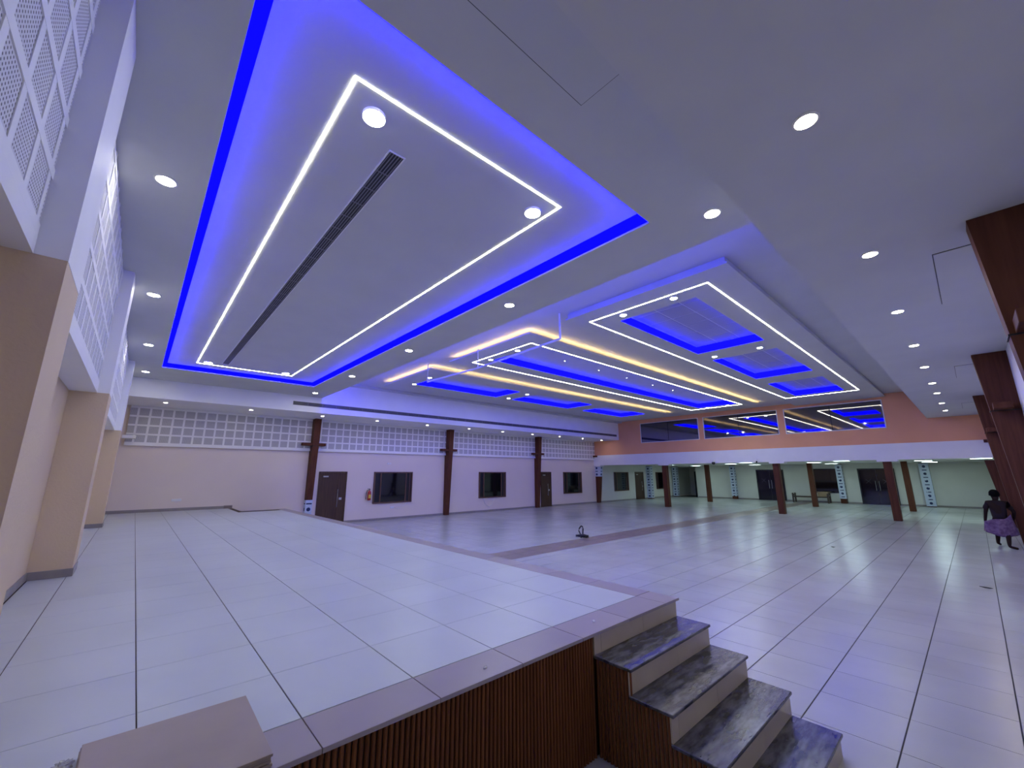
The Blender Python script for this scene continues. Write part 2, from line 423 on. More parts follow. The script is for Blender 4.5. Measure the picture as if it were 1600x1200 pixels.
# beige wall: perforated boards between the columns
CX = [(5.05, 5.28), (11.42, 11.66), (17.78, 18.02), (24.10, 24.34)]
sqA = sq_mesh('perforated_square', 'y', m=M['perfA'])
bays = [(XL+.36, 5.05), (5.28, 11.42), (11.66, 17.78), (18.02, 23.68)]
BN = ['left of the first brown column', 'between the first and second brown columns', 'between the second and third brown columns', 'right of the third brown column']
nsq = 0
for k, (x0, x1) in enumerate(bays):
    e = empty('acoustic_board', (0, 0, 0), 'white perforated acoustic board on the beige end wall, ' + BN[k], 'acoustic board', 'perforated boards on the end wall')
    bm = B(x0+.001, x1-.001, YA-.075, YA-.001, 2.86, SOF-.001)
    xb = [5.706+.295*i for i in range(-25, 70) if x0+.06 < 5.706+.295*i < x1-.06]
    zb = [2.94, 3.22, 3.505, 3.79, 4.075]
    for v in xb: box(bm, v-.0275, v+.0275, YA-.083, YA-.075, 2.94, SOF-.001)
    for v in zb: box(bm, x0+.001, x1-.001, YA-.084, YA-.075, v-.0275, v+.0275)
    box(bm, x0+.001, x1-.001, YA-.10, YA-.075, 2.86, 2.93)
    obj('board', bm, M['white'], e)
    far = bmesh.new()
    for a, b in zip(xb[:-1], xb[1:]):
        for z, z2 in zip(zb[:-1], zb[1:]):
            if k < 3 and nsq < 260:
                inst('perforated_square', sqA, ((a+b)/2, YA-.0745, (z+z2)/2), e); nsq += 1
            else: box(far, a+.0275, b-.0275, YA-.079, YA-.075, z+.0275, z2-.0275)
    for a, b in ((x0+.001, xb[0]-.0275), (xb[-1]+.0275, x1-.001)):
        for z, z2 in zip(zb[:-1], zb[1:]):
            if b-a > .02: box(far, a, b, YA-.079, YA-.075, z+.0275, z2-.0275)
    tag(obj('far_squares', far, M['perfA'], e), kind='stuff')
sk = obj('baseboard_back', B(STX+.0, XB, YA-.012, YA-.0005, 0.001, .09), M['skirt']); tag(sk, kind='structure')
sk = obj('baseboard_stage', B(XL+.02, 2.45, YA-.012, YA-.0005, STZ+.001, STZ+.09), M['skirt']); tag(sk, kind='structure')
sk = obj('trim_1', B(2.45, 2.70, YA-.025, YA-.0005, STZ+.001, STZ+.10), M['band']); tag(sk, kind='structure')
# orange wall over the gallery, white beam
wo = obj('wall_orange', B(XO, XO+.15, YR, YA, 3.17, 5.46), M['orange']); tag(wo, kind='structure')
bm = B(XO-.06, XO+.42, YR, YA, 2.50, 3.17)
GC = [(23.75, 2.30), (23.75, 6.42), (23.75, 12.42), (23.75, 17.40)]
for X, Y in GC: box(bm, XO-.058, XO+.418, Y-.2, min(YA-.001, Y+.47), 2.42, 2.50)
bo = obj('trim_2', bm, M['white']); tag(bo, kind='structure')
# gallery shell
gb = bmesh.new()
box(gb, XB, XB+.15, YR, 15.75, 0, 2.6); box(gb, XB, XB+.15, 17.35, YA, 0, 2.6); box(gb, XB, XB+.15, 15.75, 17.35, 2.45, 2.6)
wg = obj('wall_gallery', gb, M['gallery']); tag(wg, kind='structure')
box_ = obj('wall_corridor', B(XB+3, XB+3.15, 14.5, YA+.15, 0, 2.6), M['gallery']); tag(box_, kind='structure')
obj('corridor_side', B(XB+.15, XB+3, 14.35, 14.5, 0, 2.6), M['gallery'], box_)
# the gallery end of the beige wall and the right wall are painted pale: thin plaster skins
sk = obj('wall_gallery_left', B(24.45, XB+3, YA-.006, YA-.0005, .09, 2.55), M['gallery']); tag(sk, kind='structure')
sk = obj('wall_gallery_right', B(24.45, XB, YR+.0005, YR+.006, .09, 2.55), M['gallery']); tag(sk, kind='structure')
sk = obj('baseboard_gallery', B(XB-.012, XB-.0005, YR+.01, 15.7, .001, .09), M['skirt']); tag(sk, kind='structure')
sk = obj('baseboard_right', B(STX+.3, XB-.02, YR+.0005, YR+.012, .001, .09), M['skirt']); tag(sk, kind='structure')

# ------------------------------------------------------------------ ceilings
TO = (.13, 3.85, 1.98, 13.70)                                  # tray opening
ZT = 4.80                                                      # tray ceiling
def rect_grow(r, g): return (r[0]-g, r[1]+g, r[2]-g, r[3]+g)
bm = B(XL, XO+.15, YR, YA, 5.46, 5.56)
HOLES = [(6.42+.23, 23.6-.23, 2.08+.23, 5.38-.23), (6.42+.23, 22.05-.23, 6.48+.23, 9.86-.23), (6.42+.23, 22.05-.23, 10.92+.23, 14.22-.23)]
yc = YSF
for hx0, hx1, hy0, hy1 in HOLES:
    box(bm, XL, XO, yc, hy0, HC, HC+.015); box(bm, XL, hx0, hy0, hy1, HC, HC+.015); box(bm, hx1, XO, hy0, hy1, HC, HC+.015); yc = hy1
box(bm, XL, XO, yc, YBK, HC, HC+.015)
ce = obj('ceiling', bm, M['ceil']); tag(ce, kind='structure')
obj('right_soffit', B(XL+.001, XO-.001, YR+.001, YSF, SOF, HC-.001), M['ceil'], ce)
obj('bulkhead', B(XL+.001, XO-.001, YBK, YA-.001, SOF, HC-.001), M['white'], ce)
bm = frame(bmesh.new(), (XL+.24, TRX, YSF+.001, YBK-.001), TO, TRS, TRS+.022)
TC = rect_grow(TO, .13)
frame(bm, (XL+.24, TRX, YSF+.001, YBK-.001), TC, TRS+.022, ZT)
box(bm, XL+.24, TRX, YSF+.001, YBK-.001, ZT, HC-.001)
obj('tray_soffit', bm, M['ceil'], ce)
gcl = obj('ceiling_gallery', B(XO+.43, XB+3, YR, YA, 2.54, 2.66), M['gallery']); tag(gcl, kind='structure')
# gypsum cornice along the bulkhead top
tr = obj('trim_3', prism(bmesh.new(), [(TRX+.002, 15.30), (XO-.001, 15.30), (XO-.001, YBK-.001), (TRX+.002, YBK-.001)], 5.24, HC-.001), M['ceil']); tag(tr, kind='structure')

# blue cove tape, white line light, slot grille in the stage tray
def led_loop(name, r, w, z0, z1, m, label, parent=None):
    o = obj(name, ring_strip(bmesh.new(), r, w, z0, z1), m, parent)
    if parent is None: tag(o, label, 'led strip')
    return o
def glow_band(name, label, r, out, inn, z0, z1, m):
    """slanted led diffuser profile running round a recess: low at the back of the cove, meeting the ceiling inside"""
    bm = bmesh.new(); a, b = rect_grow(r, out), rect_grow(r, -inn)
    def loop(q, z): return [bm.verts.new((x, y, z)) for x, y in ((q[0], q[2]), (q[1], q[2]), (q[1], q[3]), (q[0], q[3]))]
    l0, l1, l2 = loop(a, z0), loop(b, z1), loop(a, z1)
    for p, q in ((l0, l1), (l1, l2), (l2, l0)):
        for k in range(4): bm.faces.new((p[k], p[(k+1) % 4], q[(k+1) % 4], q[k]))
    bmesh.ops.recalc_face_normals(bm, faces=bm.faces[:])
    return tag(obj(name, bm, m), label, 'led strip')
glow_band('led_strip', 'blue led cove profile running round the stage ceiling tray', TO, .128, .09, TRS+.045, ZT-.0005, M['L_cove'])  # added emitter: the ceiling's saturated blue edge glow is put into it
led_loop('led_tape', rect_grow(TO, .028), .010, TRS+.0225, TRS+.0295, M['L_tape'], 'bright blue led tape lying on the inner lip of the stage ceiling tray')
led_loop('line_light', (.79, 3.03, 2.57, 13.10), .019, ZT-.004, ZT-.0005, M['L_line'], 'thin white line light forming a long rectangle over the stage')
def slot_grille(name, label, p0, p1, wid, axis, nrm, nsec):
    """linear air grille from p0 to p1, blades along it, cross bars per section"""
    e = empty(name, p0, label, 'air grille')
    L_ = (Vector(p1)-Vector(p0)).length; A = Vector((0, 0, 0)); 
    def bb(bm, a0, a1, b0, b1, c0, c1):   # a along, b across, c outwards
        if axis == 'y': box(bm, b0, b1, a0, a1, -c1, -c0)      # on a ceiling
        else: box(bm, a0, a1, -c1, -c0, b0, b1)                # on a wall facing -y
        return bm
    obj('backing', bb(bmesh.new(), 0, L_, -wid/2, wid/2, .0005, .004), M['grille'], e)
    bm = bmesh.new(); t = .012
    bb(bm, -t, L_+t, -wid/2-t, -wid/2, .0005, .010); bb(bm, -t, L_+t, wid/2, wid/2+t, .0005, .010)
    bb(bm, -t, 0, -wid/2, wid/2, .0005, .010); bb(bm, L_, L_+t, -wid/2, wid/2, .0005, .010)
    obj('frame', bm, M['plastic'], e)
    nb = 5
    for k in range(nb):
        v = -wid/2 + wid*(k+.5)/nb
        obj('blade', bb(bmesh.new(), 0, L_, v-.004, v+.004, .004, .008), M['grillebar'], e)
    cm = bb(bmesh.new(), -.004, .004, -wid/2, wid/2, .004, .0095)
    me = bpy.data.meshes.new('cross_bar'); cm.to_mesh(me); cm.free(); me.materials.append(M['grillebar'])
    for k in range(1, nsec):
        d = L_*k/nsec
        inst('cross_bar', me, (0, d, 0) if axis == 'y' else (d, 0, 0), e)
    return e
slot_grille('linear_grille', 'long black slot grille down the middle of the stage ceiling tray', (1.36, 3.06, ZT), (1.36, 12.75, ZT), .135, 'y', -1, 32)
slot_grille('linear_grille', 'long dark slot grille in the white bulkhead above the beige wall', (3.76, YBK, 4.405), (23.45, YBK, 4.405), .13, 'x', -1, 40)

# hung ceiling boards over the hall
ZP = 5.18
def downlight(name, loc, r, m, label, group, drop=.012):
    e = empty(name, loc, label, 'downlight', group)
    if drop > .02: pr = [(r, 0), (r*1.06, 0), (r*1.06, -drop*.82), (r, -drop*.86)]
    else: pr = [(r, 0), (r*1.22, 0), (r*1.22, -drop*.6), (r*1.08, -drop), (r, -drop)]
    bm = lathe(bmesh.new(), pr, 24)
    obj('trim_ring', bm, M['plastic'], e)
    bm = lathe(bmesh.new(), [(0, -drop*.9), (r*1.001, -drop*.9), (r*1.001, -.0005)], 24)
    obj('lens', bm, m, e)
    return e
def hung_board(label, Y0, Y1, trays, X0=6.42, X1=22.05, line=None, warm=False, tiles=False, zc=5.40, neck=.22):
    e = empty('ceiling_board', (0, 0, 0), label, 'ceiling board')
    bm = bmesh.new()
    # lower skin with openings, upper skin wider cavity
    def strips(grow, z0, z1):
        tx = sorted([(t[0]-grow, t[1]+grow) for t in trays]); ty0, ty1 = trays[0][2]-grow, trays[0][3]+grow
        box(bm, X0, X1, Y0, ty0, z0, z1); box(bm, X0, X1, ty1, Y1, z0, z1)
        cur = X0
        for a, b in tx:
            box(bm, cur, a, ty0, ty1, z0, z1); cur = b
        box(bm, cur, X1, ty0, ty1, z0, z1)
    strips(0, ZP, ZP+.012); strips(.05, ZP+.012, ZP+.036)
    # neck that carries the board, set back all round
    nk = (X0+neck, X1-neck, Y0+neck, Y1-neck)
    g = .05; tx0, tx1 = trays[0][0]-g, trays[-1][1]+g
    n2 = (X0+.24, X1-.24, Y0+.24, Y1-.24)
    frame(bm, nk, (tx0, tx1, trays[0][2]-g, trays[0][3]+g), ZP+.036, HC-.001)
    frame(bm, n2, (tx0, tx1, trays[0][2]-g, trays[0][3]+g), HC-.001, zc)
    for a, b in zip(trays[:-1], trays[1:]): box(bm, a[1]+g, b[0]-g, trays[0][2]-g, trays[0][3]+g, ZP+.036, zc)
    obj('board', bm, M['ceil'], e)
    for t in trays:
        r = rect_grow(t, .05)
        obj('recess_ceiling', B(r[0], r[1], r[2], r[3], zc, zc+.02), M['ceil'], e)
        obj('blue_led_strip', ring_strip(bmesh.new(), rect_grow(t, .044), .010, ZP+.0125, zc-.0005), M['L_blue'], e)  # led drawn out to full recess height, so the blue-lit back wall itself emits
        if tiles:
            nx, ny = 6, 3; w, d = (t[1]-t[0])/nx, (t[3]-t[2])/ny
            bmt = B(-w/2+.018, w/2-.018, -d/2+.018, d/2-.018, -.006, 0)
            me = bpy.data.meshes.new('perforated_tile'); bmt.to_mesh(me); bmt.free(); me.materials.append(M['perfC'])
            for i in range(nx):
                for j in range(ny): inst('perforated_tile', me, (t[0]+w*(i+.5), t[2]+d*(j+.5), zc-.0005), e)
    if line:
        obj('line_light', ring_strip(bmesh.new(), line, .021, ZP-.004, ZP-.0005), M['L_line'], e)
    if warm:
        bm = bmesh.new(); z0, z1 = ZP+.0365, ZP+.046
        box(bm, X0+.04, X0+.055, Y0+.04, Y1-.1, z0, z1); box(bm, X0+.055, X1-.1, Y0+.04, Y0+.055, z0, z1)
        obj('warm_led_strip', bm, M['L_warm'], e)
    return e
R_Y, M_Y, L_Y = (2.08, 5.38), (6.48, 9.86), (10.92, 14.22)
RT = [(7.33, 11.12, 2.98, 4.62), (12.08, 15.72, 2.98, 4.62), (16.95, 20.48, 2.98, 4.62)]
MT = [(7.28, 20.70, 7.06, 8.86)]
LT = [(7.22, 11.08, 11.78, 13.32), (12.00, 15.82, 11.78, 13.32), (16.98, 20.60, 11.78, 13.32)]
hung_board('hung white ceiling board with three blue trays of perforated tiles, beside the right-hand soffit', *R_Y, RT, line=(6.88, 20.90, 2.57, 5.09), tiles=True, X1=23.6, neck=.035)
hung_board('hung white ceiling board in the middle with one long blue tray and white line light', *M_Y, MT, line=(6.96, 21.15, 6.98, 9.44), warm=True)
hung_board('hung white ceiling board with three blue trays, beside the bulkhead of the beige wall', *L_Y, LT, warm=True)

# downlights ----------------------------------------------------------
for k, y in enumerate((4.68, 8.06, 11.41, 14.56)):
    downlight('downlight', (-.175, y, TRS), .075, M['L_down'], '%s downlight from the camera in the row beside the left wall' % ORD[k], 'downlights between tray and left wall')
for k, y in enumerate((1.44, 4.70, 8.10, 11.42, 14.69)):
    downlight('downlight', (4.19, y, TRS), .075, M['L_down'], '%s downlight from the camera in the row between stage tray and hall' % ORD[k], 'downlights between tray and hall')
for k, (x, y) in enumerate(((1.03, 2.80), (2.86, 2.82), (1.00, 12.80), (2.80, 12.76))):
    downlight('downlight', (x, y, ZT), .085, M['L_tray'], ['large cool downlight in the near left corner of the stage tray', 'cool downlight in the near right corner of the stage tray', 'cool downlight in the far left corner of the stage tray', 'cool downlight in the far right corner of the stage tray'][k], 'downlights in the stage tray', .03)
for k, x in enumerate((2.82, 5.22, 7.47, 9.76, 11.99, 14.35, 16.3, 18.8, 21.2)):
    downlight('downlight', (x, .36, SOF), .06, M['L_wdown'], '%s warm downlight from the camera in the right-hand soffit row' % ORD[k], 'downlights in the right-hand soffit')
for k, x in enumerate((.39, 2.66, 5.01, 7.19, 9.56, 11.9, 14.1, 16.3, 18.6, 20.8, 22.8)):
    downlight('downlight', (x, 16.35, SOF), .05, M['L_wdown'], '%s downlight from the left in the low soffit above the beige wall' % ['first']. __getitem__(0) if k == 0 else '%s downlight from the left in the low soffit above the beige wall' % ORD[k], 'downlights above the beige wall')
hall_d = [((7.05, 3.27), 'blue tray nearest the camera, on its right corner'), ((7.06, 4.37), 'blue tray nearest the camera, on its left corner'), ((11.70, 3.26), 'second blue tray of the right board, right corner'), ((11.68, 4.40), 'second blue tray of the right board, left corner'),
          ((7.13, 7.67), 'long blue tray, right one of its near end'), ((7.15, 8.83), 'long blue tray, left one of its near end'), ((20.92, 7.55), 'long blue tray, right one of its far end'), ((20.92, 8.50), 'long blue tray, left one of its far end'),
          ((7.03, 11.98), 'first tray of the far board, right corner'), ((7.14, 13.25), 'first tray of the far board, left corner'), ((11.63, 11.95), 'second tray of the far board, right corner'), ((11.64, 13.12), 'second tray of the far board, left corner')]
for (x, y), t in hall_d:
    downlight('downlight', (x, y, ZP), .062, M['L_hall'], 'round cool downlight by the ' + t, 'downlights in the hung boards', .016)
for k, x in enumerate((7.71, 9.47, 11.23, 12.94, 14.79, 16.43)):
    downlight('spotlight', (x, 8.03, 5.3995), .018, M['L_line'], 'tiny spot in the long blue tray, %s from the camera' % ORD[k], 'tiny spots in the long blue tray')
# gallery lights: flat panels under the gallery ceiling
for k, (x, y) in enumerate(((28.3, 14.6), (28.3, 10.4), (28.3, 6.0), (28.3, 1.6), (32.6, 14.6), (32.6, 10.4), (32.6, 6.0), (32.6, 1.6), (25.6, 8.6), (25.6, 4.3), (25.8, -.25))):
    e = empty('panel_light', (x, y, 2.54), 'flat cool white light panel under the gallery ceiling', 'light panel', 'light panels of the gallery')
    e['label'] = '%s gallery light panel, %s' % (('front row', 'middle row', 'back row')[0 if x < 26 else 1 if x < 30 else 2], {14.6: 'at the beige wall end', 10.4: 'left of centre', 6.0: 'right of centre', 1.6: 'toward the right wall', 8.6: 'left of the dark double door', 4.3: 'right of the bench', -.25: 'above the person'}[y])
    obj('trim_frame', frame(bmesh.new(), (-.32, .32, -.32, .32), (-.30, .30, -.30, .30), -.022, -.0005), M['plastic'], e)
    obj('diffuser', B(-.30, .30, -.30, .30, -.018, -.0006), M['L_gal'], e)

o = obj('led_strip', B(TRX+.0005, TRX+.012, 1.3, 15.4, 4.735, 4.75), M['L_blue2']); tag(o, 'blue led strip on the hall side of the stage ceiling, washing the hall ceiling', 'led strip')
# hatches ------------------------------------------------------------
def hatch(label, x0, x1, y0, y1, z):
    e = empty('access_hatch', (0, 0, 0), label, 'hatch', 'ceiling access hatches')
    obj('seal', B(x0, x1, y0, y1, z-.003, z-.0002), M['black'], e)
    obj('door_panel', B(x0+.007, x1-.007, y0+.007, y1-.007, z-.008, z-.0031), M['ceil'], e)
hatch('thin-lined access hatch in the soffit between stage tray and right-hand soffit', .35, 2.11, YSF+.02, 1.55, TRS)
for k, (a, b) in enumerate(((5.71, 7.58), (12.39, 13.97), (19.3, 21.0))):
    hatch('square access hatch in the right-hand soffit behind the %s brown column' % ('nearest', 'second', 'third')[k], a, b, -.66, -.06, SOF)

# hanging pipe -------------------------------------------------------
e = empty('hanging_pipe', (6.25, 8.2, 0), 'thin lavender pipe hung on three drop rods under the ceiling boards', 'pipe')
for y, z in ((5.42, 4.74), (8.28, 4.66), (10.82, 4.72)):
    obj('drop_rod', tube(bmesh.new(), [(.02, y-8.2, z), (.02, y-8.2, HC-.001 if y < 6 or y > 10 and y < 10.9 else ZP-.001)], .022 if y < 6 else .013), M['pipe'], e)
obj('cross_pipe', tube(bmesh.new(), [(.02, 5.42-8.2, 4.74), (.02, 8.28-8.2, 4.66), (.02, 10.82-8.2, 4.72)], .026), M['pipe'], e)

# ------------------------------------------------------------------ columns
def tapered_column(label, x0, x1, side, wrap=None, top=SOF):
    """wood-clad tapered column against the beige wall (side 'a') or the right wall (side 'r')"""
    e = empty('tapered_column', ((x0+x1)/2, YA if side == 'a' else YR, 0), label, 'column', 'brown tapered columns')
    s = -1 if side == 'a' else 1
    bm = bmesh.new(); d0, d1 = .17, .43; h = (x1-x0)/2
    v = []
    for z, d in ((.001, d0), (top-.001, d1)):
        v.append([bm.verts.new(c) for c in ((-h, s*.001, z), (h, s*.001, z), (h, s*d, z), (-h, s*d, z))])
    bm.faces.new(v[0]); bm.faces.new(v[1][::-1])
    for k in range(4): bm.faces.new((v[0][k], v[0][(k+1) % 4], v[1][(k+1) % 4], v[1][k]))
    bmesh.ops.recalc_face_normals(bm, faces=bm.faces[:])
    sh = obj('shaft', bm, M['brown'], e)
    # arm through the column
    y0, y1 = sorted((s*.10, s*.33))
    obj('arm', B(-h-.36, -h+.0, y0, y1, 3.06, 3.17, bev=.004), M['brown'], e)
    obj('arm', B(h-.0, h+.28, y0, y1, 3.06, 3.17, bev=.004), M['brown'], e)
    obj('joint_band', B(-h-.004, h+.004, *sorted((s*.001, s*.372)), 3.045, 3.06), M['dark'], e)
    if wrap:
        z0, z1 = wrap; bm = bmesh.new()
        dd = lambda z: d0+(d1-d0)*z/top+.012
        rows = []
        for i in range(13):
            z = z0+(z1-z0)*i/12; j = .006*math.sin(i*2.3); c = (z0+z1)/2*0
            rows.append([bm.verts.new(q) for q in ((-h-.012-j, s*.001, z), (-h-.012, s*(dd(z)+j), z), (h+.012, s*(dd(z)-j), z), (h+.012+j, s*.001, z))])
        for a, b in zip(rows[:-1], rows[1:]):
            for k in range(3): bm.faces.new((a[k], a[k+1], b[k+1], b[k]))
        bmesh.ops.recalc_face_normals(bm, faces=bm.faces[:])
        o = obj('plastic_wrap', bm, M['wrapA'], sh); o['label'] = 'white plastic wrap with blue print'
    return e
NM = ['first brown column on the beige wall, its foot wrapped in white printed plastic', 'second brown tapered column on the beige wall, between two windows', 'third brown tapered column on the beige wall, touching a brown door', 'brown column at the corner of beam and beige wall with wrapped top']
for k, (a, b) in enumerate(CX[:3]): tapered_column(NM[k], a, b, 'a', (.005, .98) if k == 0 else None)
tapered_column(NM[3], 23.78, 24.05, 'a', (1.75, 2.41), top=2.415)
for k, x in enumerate((5.12, 11.43, 17.72)):
    tapered_column(['nearest brown column on the right wall, cut off by the picture edge', 'middle brown column on the right wall with a ledge block', 'third brown column on the right wall, partly hidden behind the middle one'][k], x, x+.24, 'r')
tapered_column('farthest brown column on the right wall, standing under the white beam by the person', 23.85, 24.1, 'r', top=2.415)
def post(label, x, y, w=.30, d=.27, wrapz=None, m='brown'):
    e = empty('square_column', (x, y, 0), label, 'column', 'square gallery columns')
    sh = obj('shaft', B(-w/2, w/2, -d/2, d/2, .001, 2.419 if x < 25 else 2.539, bev=.012), M[m], e)
    if wrapz:
        bm = bmesh.new(); frame(bm, (-w/2-.012, w/2+.012, -d/2-.012, d/2+.012), (-w/2, w/2, -d/2, d/2), wrapz[0], wrapz[1])
        obj('plastic_wrap', bm, M['wrap'], sh)
    return e
for (y, t) in ((2.46, 'right of the dark doorway'), (6.64, 'beside the bench'), (12.58, 'left of the others')):
    post('reddish brown square column under the white beam, ' + t, 23.88, y)
for (y, t) in ((2.46, 'seen right of the dark doorway'), (6.64, 'standing in front of the bench'), (12.76, 'left, before the pale wall')):
    post('darker square column in the gallery behind the beam, ' + t, 30.2, y, .30, .25)
post('plastic wrapped column on the beige wall between door and window in the gallery', 30.6, 17.50, .36, .36, (.06, 2.5))
post('plastic wrapped column at the dark corridor opening', 34.75, 17.45, .36, .36, (.06, 2.5))
post('wrapped column on the gallery back wall beside the dark double door', 34.8, 12.75, .32, .32, (.22, 2.5))
post('wrapped column on the gallery back wall beside the bench', 34.8, 6.05, .32, .32, (.30, 2.5))
post('wrapped column on the gallery back wall right of the dark doorway', 34.8, 2.0, .34, .40, (.04, 2.5))

# ------------------------------------------------------------------ windows and doors
def window_a(name, x0, x1, z0=.70, z1=2.05, leaf=(.16, .84)):
    w = empty(name, ((x0+x1)/2, YA, (z0+z1)/2)); w['kind'] = 'structure'
    hw, hh = (x1-x0)/2, (z1-z0)/2; t = .055
    bm = bmesh.new()
    box(bm, -hw, hw, -.06, -.001, -hh, -hh+t); box(bm, -hw, hw, -.06, -.001, hh-t, hh)
    box(bm, -hw, -hw+t, -.06, -.001, -hh+t, hh-t); box(bm, hw-t, hw, -.06, -.001, -hh+t, hh-t)
    obj('window_frame', bm, M['frame'], w)
    a, b = -hw+2*hw*leaf[0], -hw+2*hw*leaf[1]
    obj('pane', B(-hw+t, a, -.014, -.006, -hh+t, hh-t), M['dark'], w)
    obj('pane', B(a+.05, b-.05, -.030, -.022, -hh+t, hh-t), M['glass'], w)
    obj('pane', B(b, hw-t, -.014, -.006, -hh+t, hh-t), M['dark'], w)
    for v in (a, b-.05): obj('mullion', B(v, v+.05, -.045, -.002, -hh+t, hh-t), M['frame'], w)
    obj('mullion', B(hw-t-.09, hw-t-.05, -.04, -.015, -hh+t, hh-t), M['frame'], w)
    return w
for k, (a, b) in enumerate(((7.80, 9.66), (13.58, 15.46), (20.36, 22.18), (25.95, 27.80), (31.9, 33.6))):
    window_a('window_%d' % (k+1), a, b)
def door_a(name, x0, x1, z1=2.06):
    w = empty(name, ((x0+x1)/2, YA, 0)); w['kind'] = 'structure'; h = (x1-x0)/2
    bm = bmesh.new(); t = .05
    box(bm, -h, -h+t, -.05, -.001, .002, z1); box(bm, h-t, h, -.05, -.001, .002, z1); box(bm, -h+t, h-t, -.05, -.001, z1-t, z1)
    obj('door_frame', bm, M['door'], w)
    s = h-.30
    l1 = obj('door_leaf', B(-h+t+.003, s-.003, -.036, -.003, .01, z1-t-.003), M['door'], w)
    obj('door_leaf', B(s+.003, h-t-.003, -.036, -.003, .01, z1-t-.003), M['door'], w)
    hd = bmesh.new(); tube(hd, [(s-.05, -.085, .65), (s-.05, -.085, 1.35)], .012)
    for z in (.72, 1.28): tube(hd, [(s-.05, -.036, z), (s-.05, -.085, z)], .008)
    obj('pull_handle', hd, M['steel'], l1)
    obj('lock_plate', B(s+.03, s+.14, -.042, -.0365, .93, 1.02, bev=.002), M['steel'], l1)
    obj('door_closer', B(-h+.16, -h+.36, -.08, -.0365, z1-.22, z1-.17, bev=.004), M['steel'], l1)
    obj('edge_strip', B(s-.004, s+.004, -.041, -.0365, .1, z1-.15), M['frame'], l1)
    return w
door_a('door_1', 5.50, 6.62); door_a('door_2', 18.28, 19.20); door_a('door_3', 28.75, 29.95)
# dark glazed windows in the orange wall
for k, (y0, y1) in enumerate(((10.28, 13.92), (6.28, 9.93), (2.27, 5.93))):
    w = empty('window_%d' % (6+k), (XO, (y0+y1)/2, 4.46)); w['kind'] = 'structure'
    h, v = (y1-y0)/2, .585
    bm = bmesh.new(); t = .035
    box(bm, -.03, -.001, -h-t, h+t, -v-t, -v); box(bm, -.03, -.001, -h-t, h+t, v, v+t)
    box(bm, -.03, -.001, -h-t, -h, -v, v); box(bm, -.03, -.001, h, h+t, -v, v)
    obj('window_frame', bm, M['plastic'], w)
    obj('pane', B(-.012, -.004, -h+.0, -.012, -v, v), M['mirror'], w)
    obj('pane', B(-.012, -.004, .012, h, -v, v), M['mirror'], w)
    obj('mullion', B(-.016, -.003, -.012, .012, -v, v), M['dark'], w)
# gallery openings in the back wall
def dark_door(name, y0, y1, z1, leaves=True):
    w = empty(name, (XB, (y0+y1)/2, 0)); w['kind'] = 'structure'; h = (y1-y0)/2
    bm = bmesh.new(); t = .06
    box(bm, -.05, -.001, -h, -h+t, .002, z1); box(bm, -.05, -.001, h-t, h, .002, z1); box(bm, -.05, -.001, -h+t, h-t, z1-t, z1)
    obj('door_frame', bm, M['black'], w)
    for s in (-1, 1):
        a, b = (.004, h-t) if s > 0 else (-h+t, -.004)
        lf = obj('door_leaf', B(-.03, -.004, a, b, .01, z1-t-.004), M['frost'], w)
        if leaves:
            bm = tube(bmesh.new(), [(-.08, s*.09, .85), (-.08, s*.09, 1.45)], .014)
            for z in (.95, 1.35): tube(bm, [(-.03, s*.09, z), (-.08, s*.09, z)], .008)
            obj('pull_handle', bm, M['steel'], lf)
            c = (a+b)/2; bm = bmesh.new()
            for q in (-1, 1): tube(bm, [(-.033, c-.13, 1.42-q*.13), (-.033, c+.13, 1.42+q*.13)], .006, 6)
            obj('tape_cross', bm, M['sticker'], lf)
    return w
dark_door('door_4', 9.35, 11.15, 2.2); dark_door('door_5', 3.35, 5.15, 2.22, True)
w = empty('window_9', (XB, 6.9, 1.43)); w['kind'] = 'structure'
bm = bmesh.new()
box(bm, -.05, -.001, -.72, .72, -.8, -.74); box(bm, -.05, -.001, -.72, .72, .74, .8); box(bm, -.05, -.001, -.72, -.66, -.74, .74); box(bm, -.05, -.001, .66, .72, -.74, .74)
obj('window_frame', bm, M['black'], w); obj('pane', B(-.02, -.004, -.66, .66, -.74, .74), M['glass'], w)
# door on the right wall of the gallery
w = empty('door_6', (31.5, YR, 0)); w['kind'] = 'structure'
obj('door_leaf', B(-2.2, -.02, .007, .05, .01, 2.1), M['door'], w); obj('door_leaf', B(.02, 2.2, .007, .05, .01, 2.1), M['door'], w); obj('door_post', B(-.018, .018, .007, .06, .01, 2.1), M['frame'], w)
# half-open door in the corridor
w = empty('door_7', (XB+.1, 15.9, 0)); w['kind'] = 'structure'
obj('door_leaf', B(-.02, 1.0, -.03, .03, .01, 2.1), M['frost'], w)

# ------------------------------------------------------------------ things on the walls
e = empty('fire_extinguisher', (7.60, YA-.12, 0), 'red fire extinguisher with black hose hung left of the nearest window', 'extinguisher')
bm = lathe(bmesh.new(), [(0, .86), (.062, .865), (.072, .89), (.072, 1.18), (.055, 1.23), (.022, 1.26), (.02, 1.29), (0, 1.29)], 20)
obj('cylinder', bm, M['red'], e, True)
obj('valve', B(-.03, .03, -.02, .02, 1.285, 1.325, bev=.006), M['black'], e)
obj('lever', B(-.10, .02, -.012, .012, 1.335, 1.35, bev=.004), M['black'], e)
obj('hose', tube(bmesh.new(), [(-.03, 0, 1.30), (-.10, 0, 1.27), (-.14, 0, 1.15), (-.145, 0, 1.0), (-.14, 0, .90)], .013), M['black'], e, True)
obj('label_sheet', prism(bmesh.new(), [(.0735*math.cos(t), .0735*math.sin(t)) for t in [-2.4+.14*k for k in range(14)]] + [(.0725*math.cos(t), .0725*math.sin(t)) for t in [-2.4+.14*k for k in range(13, -1, -1)]], .95, 1.10), M['yellow'], e)
